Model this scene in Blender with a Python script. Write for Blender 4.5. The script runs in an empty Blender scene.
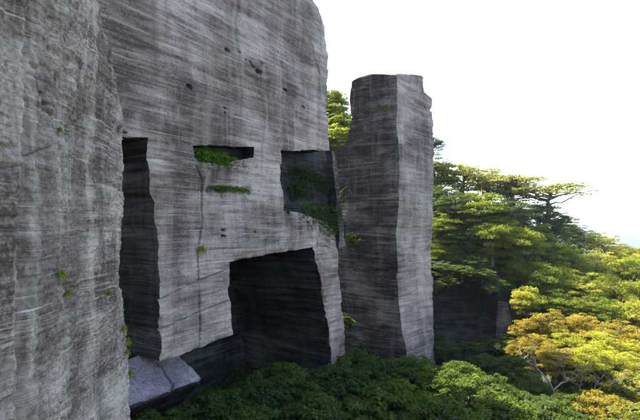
import bpy, math
import numpy as np
from math import radians as R

# ------------------------------------------------------------------ camera, world, sun, exposure
scene = bpy.context.scene
FP = 640 * 26.0 / 36.0          # focal length in photograph pixels
HZ = 225.0                      # horizon row in the photograph
cam_d = bpy.data.cameras.new("camera")
cam_d.lens = 26.0; cam_d.sensor_width = 36.0
cam_d.shift_y = (HZ - 210.0) / 640.0
cam_d.clip_start = 0.5; cam_d.clip_end = 60000
cam = bpy.data.objects.new("camera", cam_d)
cam.rotation_euler = (R(90), 0, 0)
scene.collection.objects.link(cam)
scene.camera = cam

SUN_AZ = R(-48.0)      # clockwise from +Y (view direction)
SUN_EL = R(57.0)
world = bpy.data.worlds.new("World"); scene.world = world
world.use_nodes = True
wn = world.node_tree
bg = wn.nodes["Background"]
sky = wn.nodes.new("ShaderNodeTexSky")
sky.sky_type = 'NISHITA'; sky.sun_disc = False
sky.sun_elevation = SUN_EL; sky.sun_rotation = SUN_AZ
sky.air_density = 1.0; sky.dust_density = 1.5; sky.ozone_density = 1.0
wn.links.new(sky.outputs[0], bg.inputs[0])
bg.inputs[1].default_value = 0.15

sun_d = bpy.data.lights.new("sun", 'SUN')
sun_d.energy = 5.0; sun_d.angle = R(0.6); sun_d.color = (1.0, 0.93, 0.80)
sun = bpy.data.objects.new("sun", sun_d)
sun.rotation_euler = (-(math.pi / 2 - SUN_EL), 0, -SUN_AZ)   # the lamp's +Z axis points at the sun
scene.collection.objects.link(sun)

vs = scene.view_settings
vs.view_transform = 'Standard'; vs.look = 'None'; vs.gamma = 1.0; vs.use_curve_mapping = False
vs.exposure = 2.2
try:
    scene.cycles.use_denoising = True
    scene.cycles.max_bounces = 6; scene.cycles.diffuse_bounces = 3
    scene.cycles.transmission_bounces = 4; scene.cycles.volume_bounces = 0
except Exception:
    pass

rng = np.random.default_rng(7)
COL = scene.collection

# ------------------------------------------------------------------ numpy noise
def _h(ix, iy, seed):
    ix = ix.astype(np.int64); iy = iy.astype(np.int64)
    n = (ix * 374761393 + iy * 668265263 + seed * 1442695041) & 0x7fffffff
    n = ((n ^ (n >> 13)) * 1274126177) & 0x7fffffff
    n = (n ^ (n >> 16)) & 0x7fffffff
    return n / 0x7fffffff
def vnoise(x, y, seed=0):
    x = np.asarray(x, float); y = np.asarray(y, float)
    x, y = np.broadcast_arrays(x, y)
    ix = np.floor(x); iy = np.floor(y)
    fx = x - ix; fy = y - iy
    fx = fx * fx * (3 - 2 * fx); fy = fy * fy * (3 - 2 * fy)
    a = _h(ix, iy, seed); b = _h(ix + 1, iy, seed); c = _h(ix, iy + 1, seed); d = _h(ix + 1, iy + 1, seed)
    return (a * (1 - fx) + b * fx) * (1 - fy) + (c * (1 - fx) + d * fx) * fy - 0.5
def fbm(x, y, seed=0, o=4, g=0.5):
    t = 0; a = 1.0
    for k in range(o):
        t = t + a * vnoise(np.asarray(x) * 2 ** k, np.asarray(y) * 2 ** k, seed + k * 17); a *= g
    return t
def sstep(a, b, x):
    t = np.clip((x - a) / (b - a), 0, 1); return t * t * (3 - 2 * t)

# ------------------------------------------------------------------ small helpers
def tag(o, label=None, cat=None, group=None, kind=None):
    if label: o["label"] = label
    if cat: o["category"] = cat
    if group: o["group"] = group
    if kind: o["kind"] = kind
    return o
def mesh_np(name, V, F, smooth=True):
    """V (n,3); F = list of int arrays (m,3) / (m,4) and/or python lists (ngons)"""
    me = bpy.data.meshes.new(name)
    loops = []; starts = []; tot = 0
    for f in F:
        if isinstance(f, np.ndarray):
            k = f.shape[1]; loops.append(f.ravel()); starts.append(tot + np.arange(len(f)) * k); tot += f.size
        else:
            loops.append(np.array(f)); starts.append(np.array([tot])); tot += len(f)
    loops = np.concatenate(loops).astype(np.int32); starts = np.concatenate(starts).astype(np.int32)
    me.vertices.add(len(V)); me.vertices.foreach_set("co", np.asarray(V, np.float32).ravel())
    me.loops.add(len(loops)); me.loops.foreach_set("vertex_index", loops)
    me.polygons.add(len(starts)); me.polygons.foreach_set("loop_start", starts)
    me.update(calc_edges=True)
    if smooth:
        me.polygons.foreach_set("use_smooth", np.ones(len(starts), bool))
    me.validate()
    return me
def add_attr(me, name, vals):
    at = me.attributes.new(name, 'FLOAT', 'POINT')
    at.data.foreach_set("value", np.asarray(vals, np.float32))
def link(name, me, mats, parent=None, loc=(0, 0, 0), rz=0.0):
    o = bpy.data.objects.new(name, me)
    for m in (mats if isinstance(mats, (list, tuple)) else [mats]):
        if m.name not in [x.name for x in me.materials if x]: me.materials.append(m)
    COL.objects.link(o); o.parent = parent
    o.location = loc; o.rotation_euler = (0, 0, rz)
    return o
def at(px, py, Y):
    return np.array([(px - 320) / FP * Y, Y, (HZ - py) / FP * Y])

# ------------------------------------------------------------------ materials
def nodes_of(name):
    m = bpy.data.materials.new(name); m.use_nodes = True
    nt = m.node_tree
    for n in list(nt.nodes): nt.nodes.remove(n)
    return m, nt
class NT:
    def __init__(s, nt): s.nt = nt
    def n(s, typ, **kw):
        x = s.nt.nodes.new(typ)
        for k, v in kw.items(): setattr(x, k, v)
        return x
    def l(s, a, b): s.nt.links.new(a, b)
    def val(s, sock, v):
        if hasattr(v, "is_output"): s.l(v, sock)
        else: sock.default_value = v
    def math(s, op, a, b=0.0, clamp=False):
        x = s.n("ShaderNodeMath", operation=op); x.use_clamp = clamp
        s.val(x.inputs[0], a); s.val(x.inputs[1], b); return x.outputs[0]
    def mix(s, f, a, b, blend='MIX'):
        x = s.n("ShaderNodeMix", data_type='RGBA', blend_type=blend)
        s.val(x.inputs[0], f); s.val(x.inputs[6], a); s.val(x.inputs[7], b); return x.outputs[2]
    def noise(s, vec, scale, detail=4, rough=0.55, dist=0.0):
        x = s.n("ShaderNodeTexNoise"); s.l(vec, x.inputs["Vector"])
        x.inputs["Scale"].default_value = scale; x.inputs["Detail"].default_value = detail
        x.inputs["Roughness"].default_value = rough; x.inputs["Distortion"].default_value = dist
        return x.outputs["Fac"]
    def mapping(s, vec, sc, rot=(0, 0, 0), loc=(0, 0, 0)):
        x = s.n("ShaderNodeMapping"); s.l(vec, x.inputs["Vector"])
        x.inputs["Scale"].default_value = sc; x.inputs["Rotation"].default_value = rot; x.inputs["Location"].default_value = loc
        return x.outputs[0]
    def ramp(s, f, stops):
        x = s.n("ShaderNodeValToRGB"); s.l(f, x.inputs[0])
        e = x.color_ramp.elements
        e[0].position, e[0].color = stops[0][0], (*stops[0][1], 1)
        e[1].position, e[1].color = stops[1][0], (*stops[1][1], 1)
        for p, c in stops[2:]:
            k = e.new(p); k.color = (*c, 1)
        return x.outputs[0]
    def fac(s, f, lo, hi):
        x = s.n("ShaderNodeMapRange"); s.val(x.inputs[0], f)
        x.inputs[1].default_value = lo; x.inputs[2].default_value = hi
        return x.outputs[0]

def rock(name, dark, mid, light, zf=4.0, sf=0.25, contrast=1.0, runs=0.4, speck=0.3, white=0.35, moss=0.0, tilt=0.0, bump=0.5, seed=0.0, stain=None, lines=0.5, blotch=0.4, broad=0.3, gloss=(0.92, 0.18)):
    m, nt = nodes_of(name); N = NT(nt)
    tc = N.n("ShaderNodeTexCoord").outputs["Object"]
    # warp the bedding a little
    wob = N.n("ShaderNodeTexNoise"); N.l(tc, wob.inputs["Vector"]); wob.inputs["Scale"].default_value = 0.12; wob.inputs["Detail"].default_value = 3
    sub = N.n("ShaderNodeVectorMath", operation='SUBTRACT'); N.l(wob.outputs["Color"], sub.inputs[0]); sub.inputs[1].default_value = (0.5, 0.5, 0.5)
    sc = N.n("ShaderNodeVectorMath", operation='MULTIPLY'); N.l(sub.outputs[0], sc.inputs[0]); sc.inputs[1].default_value = (2.5, 2.5, 0.55)
    ad = N.n("ShaderNodeVectorMath", operation='ADD'); N.l(tc, ad.inputs[0]); N.l(sc.outputs[0], ad.inputs[1])
    P = N.mapping(ad.outputs[0], (1, 1, 1), (0, tilt, 0), (seed, seed * 1.7, seed * .6))
    s1 = N.noise(N.mapping(P, (sf, sf, zf)), 1.0, 7, 0.62)
    s2 = N.noise(N.mapping(P, (sf * .35, sf * .35, zf * 3.2), (0, 0.02, 0)), 1.0, 4, 0.6)
    s3 = N.noise(N.mapping(P, (sf * .5, sf * .5, zf * .28), loc=(4, 2, 9)), 1.0, 5, 0.6)
    fine = N.noise(P, 5.5, 6, 0.7)
    gr = N.noise(P, 22.0, 3, 0.6)
    run = N.noise(N.mapping(P, (0.75, 0.75, 0.035), loc=(3, 1, 0)), 1.0, 5, 0.65)
    big = N.noise(P, 0.11, 4, 0.55)
    f = N.math('ADD', N.math('MULTIPLY', s1, 0.40), N.math('ADD', N.math('MULTIPLY', s2, 0.22), N.math('MULTIPLY', s3, 0.38)))
    f = N.math('ADD', f, N.math('MULTIPLY', N.math('SUBTRACT', fine, 0.5), speck))
    f = N.math('ADD', f, N.math('MULTIPLY', N.math('SUBTRACT', big, 0.5), blotch))
    f = N.math('ADD', N.math('MULTIPLY', N.math('SUBTRACT', f, 0.5), contrast), 0.5)
    c = N.ramp(f, [(0.30, dark), (0.72, light), (0.50, mid)])
    # rain runs: vertical weathering streaks
    c = N.mix(N.math('MULTIPLY', N.fac(run, 0.52, 0.72), min(.9, runs)), c, (dark[0] * .8, dark[1] * .8, dark[2] * .8, 1))
    lig = N.noise(N.mapping(P, (1.1, 1.1, 0.05), loc=(13, 5, 2)), 1.0, 6, 0.7)
    c = N.mix(N.math('MULTIPLY', N.fac(lig, 0.52, 0.70), min(.85, runs * .6)), c, (min(1, light[0] * 1.15), min(1, light[1] * 1.15), min(1, light[2] * 1.15), 1))
    rn2 = N.noise(N.mapping(P, (0.28, 0.28, 0.02), loc=(3, 31, 0)), 1.0, 5, 0.6)
    c = N.mix(N.math('MULTIPLY', N.fac(rn2, 0.50, 0.64), broad), c, (dark[0], dark[1], dark[2], 1))
    lg2 = N.noise(N.mapping(P, (0.42, 0.42, 0.018), loc=(53, 3, 0)), 1.0, 6, 0.68)
    c = N.mix(N.math('MULTIPLY', N.fac(lg2, 0.53, 0.66), broad * .8), c, (min(1, light[0] * 1.25), min(1, light[1] * 1.25), min(1, light[2] * 1.25), 1))
    patch = N.fac(N.noise(N.mapping(P, (0.16, 0.16, 0.30), loc=(31, 11, 4)), 1.0, 4, 0.6), 0.36, 0.66)
    # pale thin beds and scraped chisel lines
    w = N.noise(N.mapping(P, (sf * .6, sf * .6, zf * 4.0), (0, -0.03, 0), (7, 7, 7)), 1.0, 5, 0.65)
    wl = N.math('MULTIPLY', N.math('MULTIPLY', N.fac(w, 0.56, 0.72), white), N.math('ADD', N.math('MULTIPLY', patch, 0.85), 0.15))
    c = N.mix(wl, c, (min(1, light[0] * 1.6), min(1, light[1] * 1.6), min(1, light[2] * 1.6), 1))
    dl = N.noise(N.mapping(P, (sf * .8, sf * .8, zf * 5.0), (0, 0.03, 0), (1, 17, 3)), 1.0, 4, 0.65)
    c = N.mix(N.math('MULTIPLY', N.fac(dl, 0.58, 0.70), N.math('ADD', N.math('MULTIPLY', patch, lines), 0.06)), c, (dark[0] * .55, dark[1] * .55, dark[2] * .55, 1))
    if stain:
        st = N.noise(N.mapping(P, (0.3, 0.3, 0.22), loc=(21, 3, 5)), 1.0, 5, 0.6)
        c = N.mix(N.math('MULTIPLY', N.fac(st, 0.52, 0.70), stain[3]), c, (stain[0], stain[1], stain[2], 1))
    # moss
    am = N.n("ShaderNodeAttribute", attribute_name="moss").outputs["Fac"]
    mn = N.noise(N.mapping(P, (1.0, 1.0, 2.2), loc=(2, 8, 5)), 0.9, 6, 0.7)
    mf = N.fac(N.math('ADD', N.math('ADD', am, moss), N.math('MULTIPLY', N.math('SUBTRACT', mn, 0.5), 2.6)), 0.45, 0.75)
    mc = N.ramp(gr, [(0.3, (0.012, 0.022, 0.008)), (0.75, (0.06, 0.085, 0.02))])
    c = N.mix(N.math('MULTIPLY', mf, 0.85), c, mc)
    b = N.n("ShaderNodeBsdfPrincipled"); N.l(c, b.inputs["Base Color"])
    b.inputs["Roughness"].default_value = gloss[0]; b.inputs["Specular IOR Level"].default_value = gloss[1]
    hgt = N.math('ADD', N.math('MULTIPLY', s1, 0.5), N.math('ADD', N.math('MULTIPLY', s2, 0.55), N.math('MULTIPLY', fine, 0.35)))
    hgt = N.math('ADD', hgt, N.math('ADD', N.math('MULTIPLY', gr, 0.10), N.math('MULTIPLY', dl, -0.4)))
    bp = N.n("ShaderNodeBump"); bp.inputs["Strength"].default_value = bump; bp.inputs["Distance"].default_value = 0.35
    N.l(hgt, bp.inputs["Height"]); N.l(bp.outputs[0], b.inputs["Normal"])
    o = N.n("ShaderNodeOutputMaterial"); N.l(b.outputs[0], o.inputs[0])
    return m

M = {}
M['wall'] = rock("quarried_tuff", (0.092, 0.065, 0.051), (0.27, 0.202, 0.164), (0.50, 0.392, 0.32), zf=2.1, sf=0.22, contrast=1.7, runs=0.6, speck=0.42, white=0.85, lines=.8, stain=(0.30, 0.19, 0.145, 0.5), seed=2, bump=0.5, blotch=.7)
M['near'] = rock("weathered_tuff", (0.115, 0.08, 0.057), (0.33, 0.25, 0.19), (0.58, 0.465, 0.365), zf=2.1, sf=0.30, contrast=1.8, runs=0.85, speck=0.6, white=0.8, bump=0.75, seed=11, lines=.4, blotch=.7, broad=.62)
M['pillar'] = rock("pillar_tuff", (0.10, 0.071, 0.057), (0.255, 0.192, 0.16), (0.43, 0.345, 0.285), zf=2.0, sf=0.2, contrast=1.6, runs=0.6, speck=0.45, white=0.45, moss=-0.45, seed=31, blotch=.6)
M['lichen_shade'] = rock("lichen_shade_tuff", (0.015, 0.011, 0.009), (0.056, 0.044, 0.037), (0.19, 0.155, 0.13), zf=2.0, sf=0.24, contrast=1.8, runs=0.6, speck=0.7, white=0.6, moss=-0.25, seed=32, blotch=.9)  # lichen tone plus the pillar side's shade, both put into the colour
M['damp_shade'] = rock("damp_shade_tuff", (0.008, 0.007, 0.006), (0.029, 0.026, 0.023), (0.11, 0.10, 0.09), zf=1.9, sf=0.12, contrast=1.7, runs=0.5, speck=.3, white=0.7, moss=-0.25, seed=5, gloss=(0.75, 0.12), bump=.4)  # damp rock darkened further, recess shade put into its colour
M['ledge'] = rock("smooth_ledge_stone", (0.12, 0.095, 0.10), (0.215, 0.178, 0.185), (0.31, 0.26, 0.265), zf=1.2, sf=0.9, contrast=1.2, runs=0.2, speck=1.0, white=0.1, bump=0.4, seed=41)

def leafmat(name, c0, c1, c2, trans=0.42):
    m, nt = nodes_of(name); N = NT(nt)
    t = N.n("ShaderNodeAttribute", attribute_name="tint").outputs["Fac"]
    oi = N.n("ShaderNodeObjectInfo").outputs["Random"]
    f = N.math('ADD', N.math('MULTIPLY', t, 0.8), N.math('MULTIPLY', oi, 0.2))
    c = N.ramp(f, [(0.1, c0), (0.95, c2), (0.5, c1)])
    b = N.n("ShaderNodeBsdfPrincipled"); N.l(c, b.inputs["Base Color"])
    b.inputs["Roughness"].default_value = 0.6; b.inputs["Specular IOR Level"].default_value = 0.12
    tr = N.n("ShaderNodeBsdfTranslucent")
    N.l(N.mix(1.0, c, (1.9, 1.75, 0.7, 1), 'MULTIPLY'), tr.inputs[0])
    mx = N.n("ShaderNodeMixShader"); mx.inputs[0].default_value = trans
    N.l(b.outputs[0], mx.inputs[1]); N.l(tr.outputs[0], mx.inputs[2])
    o = N.n("ShaderNodeOutputMaterial"); N.l(mx.outputs[0], o.inputs[0])
    return m
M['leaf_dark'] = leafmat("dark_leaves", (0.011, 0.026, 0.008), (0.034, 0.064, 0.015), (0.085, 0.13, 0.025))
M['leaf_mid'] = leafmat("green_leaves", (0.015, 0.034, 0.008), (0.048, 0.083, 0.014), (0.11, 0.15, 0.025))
M['leaf_slope'] = leafmat("slope_leaves", (0.035, 0.07, 0.011), (0.115, 0.165, 0.018), (0.24, 0.26, 0.033), 0.52)  # brighter copy of the green leaves, sunlight on the slope put into colour
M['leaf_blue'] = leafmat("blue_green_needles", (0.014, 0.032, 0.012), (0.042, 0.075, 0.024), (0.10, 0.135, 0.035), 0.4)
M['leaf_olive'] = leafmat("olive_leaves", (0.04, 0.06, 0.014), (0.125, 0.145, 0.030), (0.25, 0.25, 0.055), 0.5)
M['leaf_yel'] = leafmat("yellow_green_leaves", (0.085, 0.115, 0.016), (0.235, 0.26, 0.036), (0.42, 0.41, 0.075), 0.55)  # yellow sunlight on the crowns carried partly in the leaf colour
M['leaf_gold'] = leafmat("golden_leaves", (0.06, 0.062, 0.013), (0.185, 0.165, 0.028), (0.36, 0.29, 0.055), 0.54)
M['fern'] = leafmat("fern_fronds", (0.03, 0.075, 0.01), (0.085, 0.17, 0.018), (0.19, 0.29, 0.03), 0.45)
M['fern_d'] = leafmat("dark_fern_fronds", (0.012, 0.03, 0.006), (0.035, 0.07, 0.012), (0.08, 0.13, 0.02), 0.4)
M['fern_y'] = leafmat("pale_fronds", (0.07, 0.11, 0.012), (0.18, 0.25, 0.025), (0.32, 0.38, 0.05), 0.4)

def simple(name, c0, c1, scale, rough=0.9, bump=0.3):
    m, nt = nodes_of(name); N = NT(nt)
    tc = N.n("ShaderNodeTexCoord").outputs["Object"]
    f = N.noise(tc, scale, 5, 0.6)
    c = N.ramp(f, [(0.3, c0), (0.7, c1)])
    b = N.n("ShaderNodeBsdfPrincipled"); N.l(c, b.inputs["Base Color"]); b.inputs["Roughness"].default_value = rough
    bp = N.n("ShaderNodeBump"); bp.inputs["Strength"].default_value = bump; N.l(f, bp.inputs["Height"]); N.l(bp.outputs[0], b.inputs["Normal"])
    o = N.n("ShaderNodeOutputMaterial"); N.l(b.outputs[0], o.inputs[0])
    return m
M['bark'] = simple("bark", (0.05, 0.04, 0.03), (0.13, 0.11, 0.09), 6)
M['pale_bark'] = simple("pale_bark", (0.16, 0.13, 0.10), (0.32, 0.27, 0.21), 5)
M['soil'] = simple("forest_floor", (0.018, 0.02, 0.01), (0.05, 0.05, 0.025), 0.6)
M['sea'] = simple("sea_water", (0.03, 0.06, 0.09), (0.04, 0.075, 0.11), 0.002, 0.15, 0.0)
M['hill'] = simple("far_woodland", (0.035, 0.05, 0.045), (0.06, 0.075, 0.065), 0.01)

# ------------------------------------------------------------------ rock slab: a relief face cut to an outline, with real thickness
def inside(px, py, poly):
    r = np.zeros(px.shape, bool); n = len(poly)
    for i in range(n):
        x0, y0 = poly[i]; x1, y1 = poly[(i + 1) % n]
        if y0 == y1: continue
        c = ((y0 > py) != (y1 > py)) & (px < (x1 - x0) * (py - y0) / (y1 - y0) + x0)
        r ^= c
    return r
def nearest(P, poly):
    best = np.full(len(P), 1e18); out = P.copy(); n = len(poly)
    for i in range(n):
        a = poly[i]; b = poly[(i + 1) % n]; ab = b - a; L = ab @ ab
        if L < 1e-12: continue
        t = np.clip(((P - a) @ ab) / L, 0, 1); q = a + t[:, None] * ab
        d = ((P - q) ** 2).sum(1); k = d < best
        best[k] = d[k]; out[k] = q[k]
    return out, best
def rough_poly(poly, amp, step, seed):
    """subdivide an outline and shake it so that the edges look hewn"""
    poly = np.asarray(poly, float); out = []
    n = len(poly)
    for i in range(n):
        a = poly[i]; b = poly[(i + 1) % n]; L = np.linalg.norm(b - a)
        k = max(1, int(L / step)); k = min(k, 200)
        nrm = np.array([-(b - a)[1], (b - a)[0]]) / max(L, 1e-6)
        for j in range(k):
            t = j / k; p = a + (b - a) * t
            w = min(1.0, 4 * min(t, 1 - t)) if k > 2 else 0.0
            o = amp * w * (1.4 * vnoise(np.array(p[0] * .45), np.array(p[1] * .45), seed) + 1.0 * vnoise(np.array(p[0] * 2.1), np.array(p[1] * 2.1), seed + 3)) * 1.6
            out.append(p + nrm * o)
    return np.array(out)
def slab(name, O, ang, outline, holes, sg, zg, T, disp, mats, rough=0.10, seed=0, moss=None, parent=None, K=26, rdisp=0.25, revmat=1, chip=0.0):
    """local x along the face, local y into the rock, local z up."""
    sg = np.asarray(sg); zg = np.asarray(zg)
    nS, nZ = len(sg), len(zg)
    S, Z = np.meshgrid(sg, zg)
    poly = rough_poly(outline, rough, 0.35, seed)
    hp = [(rough_poly(h, rough * .7, 0.3, seed + 5 + i), d) for i, (h, d) in enumerate(holes)]
    idx = np.arange(nS * nZ).reshape(nZ, nS)
    Q = np.stack([idx[:-1, :-1], idx[:-1, 1:], idx[1:, 1:], idx[1:, :-1]], -1).reshape(-1, 4)
    P2 = np.stack([S.ravel(), Z.ravel()], 1)
    cen = P2[Q].mean(1)
    keep = inside(cen[:, 0], cen[:, 1], poly)
    for h, d in hp: keep &= ~inside(cen[:, 0], cen[:, 1], h)
    Qk = Q[keep]
    E = np.concatenate([Qk[:, [0, 1]], Qk[:, [1, 2]], Qk[:, [2, 3]], Qk[:, [3, 0]]])
    key = np.minimum(E[:, 0], E[:, 1]) * (nS * nZ) + np.maximum(E[:, 0], E[:, 1])
    u, inv, cnt = np.unique(key, return_inverse=True, return_counts=True)
    be = E[cnt[inv] == 1]
    bv = np.unique(be)
    pts = P2[bv]
    q0, d0 = nearest(pts, poly); which = np.zeros(len(bv), int)
    for i, (h, d) in enumerate(hp):
        q1, d1 = nearest(pts, h); k = d1 < d0
        q0[k] = q1[k]; d0[k] = d1[k]; which[k] = i + 1
    P2[bv] = q0
    used = np.unique(Qk); remap = np.full(nS * nZ, -1); remap[used] = np.arange(len(used))
    Qk = remap[Qk]; be = remap[be]; P2u = P2[used]
    D = disp(P2u[:, 0], P2u[:, 1])
    if chip:
        fine = P2u[:, 1] > -40
        for pl in [np.asarray(outline, float)] + [np.asarray(h, float) for h, _ in holes]:
            dist = np.sqrt(nearest(P2u, pl)[1])
            D = D + chip * np.exp(-(dist / .2) ** 1.5) * np.clip(3.0 * fbm(P2u[:, 0] * .55, P2u[:, 1] * .55, seed + 70, 5) - .1, 0, 1)
    V = [np.stack([P2u[:, 0], D, P2u[:, 1]], 1)]
    F = [Qk]; MI = [np.zeros(len(Qk), int)]
    nv = len(used)
    bvr = remap[bv]; dep = np.array([T] + [d for h, d in hp])[which]
    loc = {int(v): i for i, v in enumerate(bvr)}
    # outward 2-D normals of boundary vertices for the relief inside the reveals
    nr = np.zeros((len(bv), 2))
    a = P2u[be[:, 0]]; b = P2u[be[:, 1]]; en = np.stack([(b - a)[:, 1], -(b - a)[:, 0]], 1)
    bi = np.array([[loc[int(x)], loc[int(y)]] for x, y in be])
    np.add.at(nr, bi[:, 0], en); np.add.at(nr, bi[:, 1], en)
    nr /= np.maximum(np.linalg.norm(nr, axis=1, keepdims=True), 1e-6)
    prev = bvr.copy(); base = V[0][bvr]
    for k in range(1, K + 1):
        t = (k / K) ** 1.3
        yy = base[:, 1] + dep * t
        off = rdisp * (fbm(yy * .5, base[:, 2] * 1.6, seed + 50, 3) + 0.5 * fbm(yy * .25 + base[:, 0] * .2, base[:, 2] * 5, seed + 60, 2)) * min(1, k / 2)
        ring = np.stack([base[:, 0] + nr[:, 0] * off, yy, base[:, 2] + nr[:, 1] * off], 1)
        V.append(ring); cur = nv + np.arange(len(bv)); nv += len(bv)
        F.append(np.stack([prev[bi[:, 1]], prev[bi[:, 0]], cur[bi[:, 0]], cur[bi[:, 1]]], 1))
        MI.append(np.full(len(bi), revmat)); prev = cur
    for pl, d in [(poly, T)] + hp:
        n = len(pl)
        V.append(np.stack([pl[:, 0], np.full(n, d - 0.02), pl[:, 1]], 1)); F.append(list(range(nv, nv + n))); nv += n
        MI.append(np.array([revmat]))
    V = np.concatenate(V)
    me = mesh_np(name, V, F)
    mm = moss(V[:, 0], V[:, 1], V[:, 2]) if moss else np.zeros(len(V))
    add_attr(me, "moss", mm)
    for m in mats: me.materials.append(m)
    mi = np.concatenate(MI).astype(np.int32)
    if len(mi) == len(me.polygons): me.polygons.foreach_set("material_index", mi)
    # crisp edges between face and reveal
    try:
        me.set_sharp_from_angle(angle=R(50))
    except Exception: pass
    o = bpy.data.objects.new(name, me); COL.objects.link(o)
    o.location = O; o.rotation_euler = (0, 0, ang); o.parent = parent
    return o

class Plane:
    def __init__(s, O, vpx):
        a = math.atan((vpx - 320) / FP)           # direction the face runs away in
        s.u = np.array([math.sin(a), math.cos(a)]); s.n = np.array([-s.u[1], s.u[0]])
        s.O = np.asarray(O, float); s.ang = math.atan2(s.u[1], s.u[0])
    def back(s, d):
        p = Plane.__new__(Plane); p.u = s.u; p.n = s.n; p.ang = s.ang
        p.O = s.O + np.array([*(s.n * d), 0]); return p
    def l(s, px, py):
        d = np.array([(px - 320) / FP, 1.0]); t = (s.O[:2] @ s.n) / (d @ s.n)
        X = d * t
        return ((X - s.O[:2]) @ s.u, (HZ - py) / FP * t)
    def w(s, px, py, inw=0.0):
        a, z = s.l(px, py); X = s.O[:2] + s.u * a + s.n * inw
        return np.array([X[0], X[1], z])
def grid(*segs):
    out = []
    for a, b, st in segs:
        n = max(1, int(round((b - a) / st))); out.append(np.linspace(a, b, n, endpoint=False))
    out.append(np.array([segs[-1][1]])); return np.concatenate(out)
def groove(S, Z, pts, w, depth, seed=0):
    """a crack along a polyline"""
    P = np.stack([S + 0.12 * fbm(S * 1.3, Z * 1.3, seed, 3), Z], 1); d = np.full(len(P), 1e9)
    pts = np.asarray(pts, float)
    for i in range(len(pts) - 1):
        a, b = pts[i], pts[i + 1]; ab = b - a
        t = np.clip(((P - a) @ ab) / (ab @ ab), 0, 1)
        d = np.minimum(d, np.linalg.norm(P - (a + t[:, None] * ab), axis=1))
    return depth * np.exp(-(d / w) ** 2) * np.clip(.8 + 2.0 * fbm(S * .9, Z * .9, seed + 40, 3), 0, 1.2)
def courses(S, Z, H, amp, seed, warp=0.5, dip=0.0):
    """quarried lifts: every course steps in or out a little, its own amount along the face"""
    z = Z + dip * S + warp * fbm(S * .10, Z * .12, seed, 3)
    q = z / H; k = np.floor(q); f = q - k
    v = _h(k, np.zeros_like(k), seed) - .5 + 0.8 * vnoise(S * .12 + k * 7.3, k * 3.1, seed + 9)
    lip = 0.5 * np.exp(-(f / 0.10) ** 2) - 0.25 * np.exp(-((1 - f) / 0.10) ** 2)
    return amp * (v + lip * (0.5 + vnoise(S * .3, k * 5.7, seed + 4)))

# ------------------------------------------------------------------ main quarried wall
WP = Plane((*(np.array([(130 - 320) / FP, 1.0]) * 40.0), 0.0), 620)
wl = WP.l
slot_r = [(160, 362), (159.5, 335), (158, 310), (158.5, 285), (156.5, 262), (156, 238), (153.5, 222), (153, 203), (148, 193), (148.5, 170), (146.5, 155), (147, 137.5)]
w_out = [(-14, 75), (wl(318, 0)[0] - 1.5, 75), wl(309, -60), wl(312, 0), wl(319, 12), wl(325, 35), wl(327.5, 60), wl(328, 110), wl(329, 150.5)]
w_out += [wl(x, y) for x, y in [(281, 150), (282.5, 175), (284.5, 211), (296, 212), (309, 215), (321, 220), (330, 226), (337, 232), (337.5, 270), (341, 300), (344, 330), (347, 360), (349, 400)]]
w_out += [wl(x, y) for x, y in [(334, 400), (331, 350), (327, 315), (321, 282), (316, 262), (314, 247), (290, 251), (230.5, 262), (232, 300), (234.5, 335)]]
w_out += [wl(x, y) for x, y in slot_r] + [wl(121, 137), (-14, wl(121, 137)[1] + .5)]
niche = [wl(x, y) for x, y in [(193, 145.5), (253.5, 147), (253.5, 158), (236, 160), (224, 164), (200, 162), (194, 157)]]
pits = [(188, 87, .28, .5), (251, 62, .22, .4), (228, 50, .3, .5), (246, 60, .15, .3), (253, 66, .25, .45), (259, 72, .38, .6), (262, 63, .2, .3), (285, 90, .25, .4),
        (304, 107, .28, .5), (225, 108, .12, .4), (225, 113, .12, .4), (123, 132, .2, .4), (225, 230, .22, .5), (225, 236, .24, .5), (256, 232, .16, .3), (240, 52, .14, .3)]
crack1 = [wl(x, y) for x, y in [(197, 165), (202, 180), (203, 205), (204, 225), (199, 250), (199, 275), (200, 300), (201, 330), (200, 348)]]
crack2 = [wl(x, y) for x, y in [(204, 178), (203, 192)]]
crack3 = [wl(x, y) for x, y in [(302, 20), (312, 50), (320, 75)]]
bed1 = [wl(x, y) for x, y in [(158, 300), (199, 281), (233, 268)]]
bed2 = [wl(x, y) for x, y in [(158, 330), (200, 312), (233, 300)]]
niche2 = [wl(x, y) for x, y in [(210, 190), (250, 189)]]
def wall_disp(S, Z):
    top = sstep(9, 13, Z)
    d = 0.7 * fbm(S * .07, Z * .06, 3, 4) + 0.10 * fbm(S * .5, Z * 1.2, 13, 4)
    d += courses(S, Z, 1.15, 0.09, 21, dip=0.02) + courses(S, Z, 0.42, 0.035, 22, dip=-0.015)
    d += (0.09 * fbm(S * .30, Z * 5.0, 31, 3)) * (0.7 + 1.0 * vnoise(S * .1, Z * .2, 77))
    d += 0.05 * fbm(S * 1.8, Z * 3, 41, 3)
    for px, py, r, dp in pits:
        r = r * .72; s0, z0 = wl(px, py); q = .55 * r * fbm(S * 3.1, Z * 3.1, int(px), 3) * 2
        rr = ((S - s0 + q) / (r * 1.7)) ** 2 + ((Z - z0 + q * .6 + .25 * (S - s0)) / (r * .75)) ** 2
        d += dp * 2.6 * np.exp(-rr ** 3)
    d += groove(S, Z, crack1, .06, .5, 1) + groove(S, Z, crack2, .12, .4, 2) + groove(S, Z, crack3, .07, .3, 3)
    d += groove(S, Z, bed1, .07, .32, 4) + groove(S, Z, bed2, .07, .32, 5) + groove(S, Z, niche2, .28, .7, 6)
    # rough broken shoulder below the window
    d += 0.35 * sstep(.0, 2.0, S - wl(286, 215)[0]) * sstep(2.6, 0.5, np.abs(Z - wl(300, 230)[1])) * fbm(S * 1.2, Z * .4, 90, 3)
    return d
sR = wl(349, 300)[0]
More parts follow.
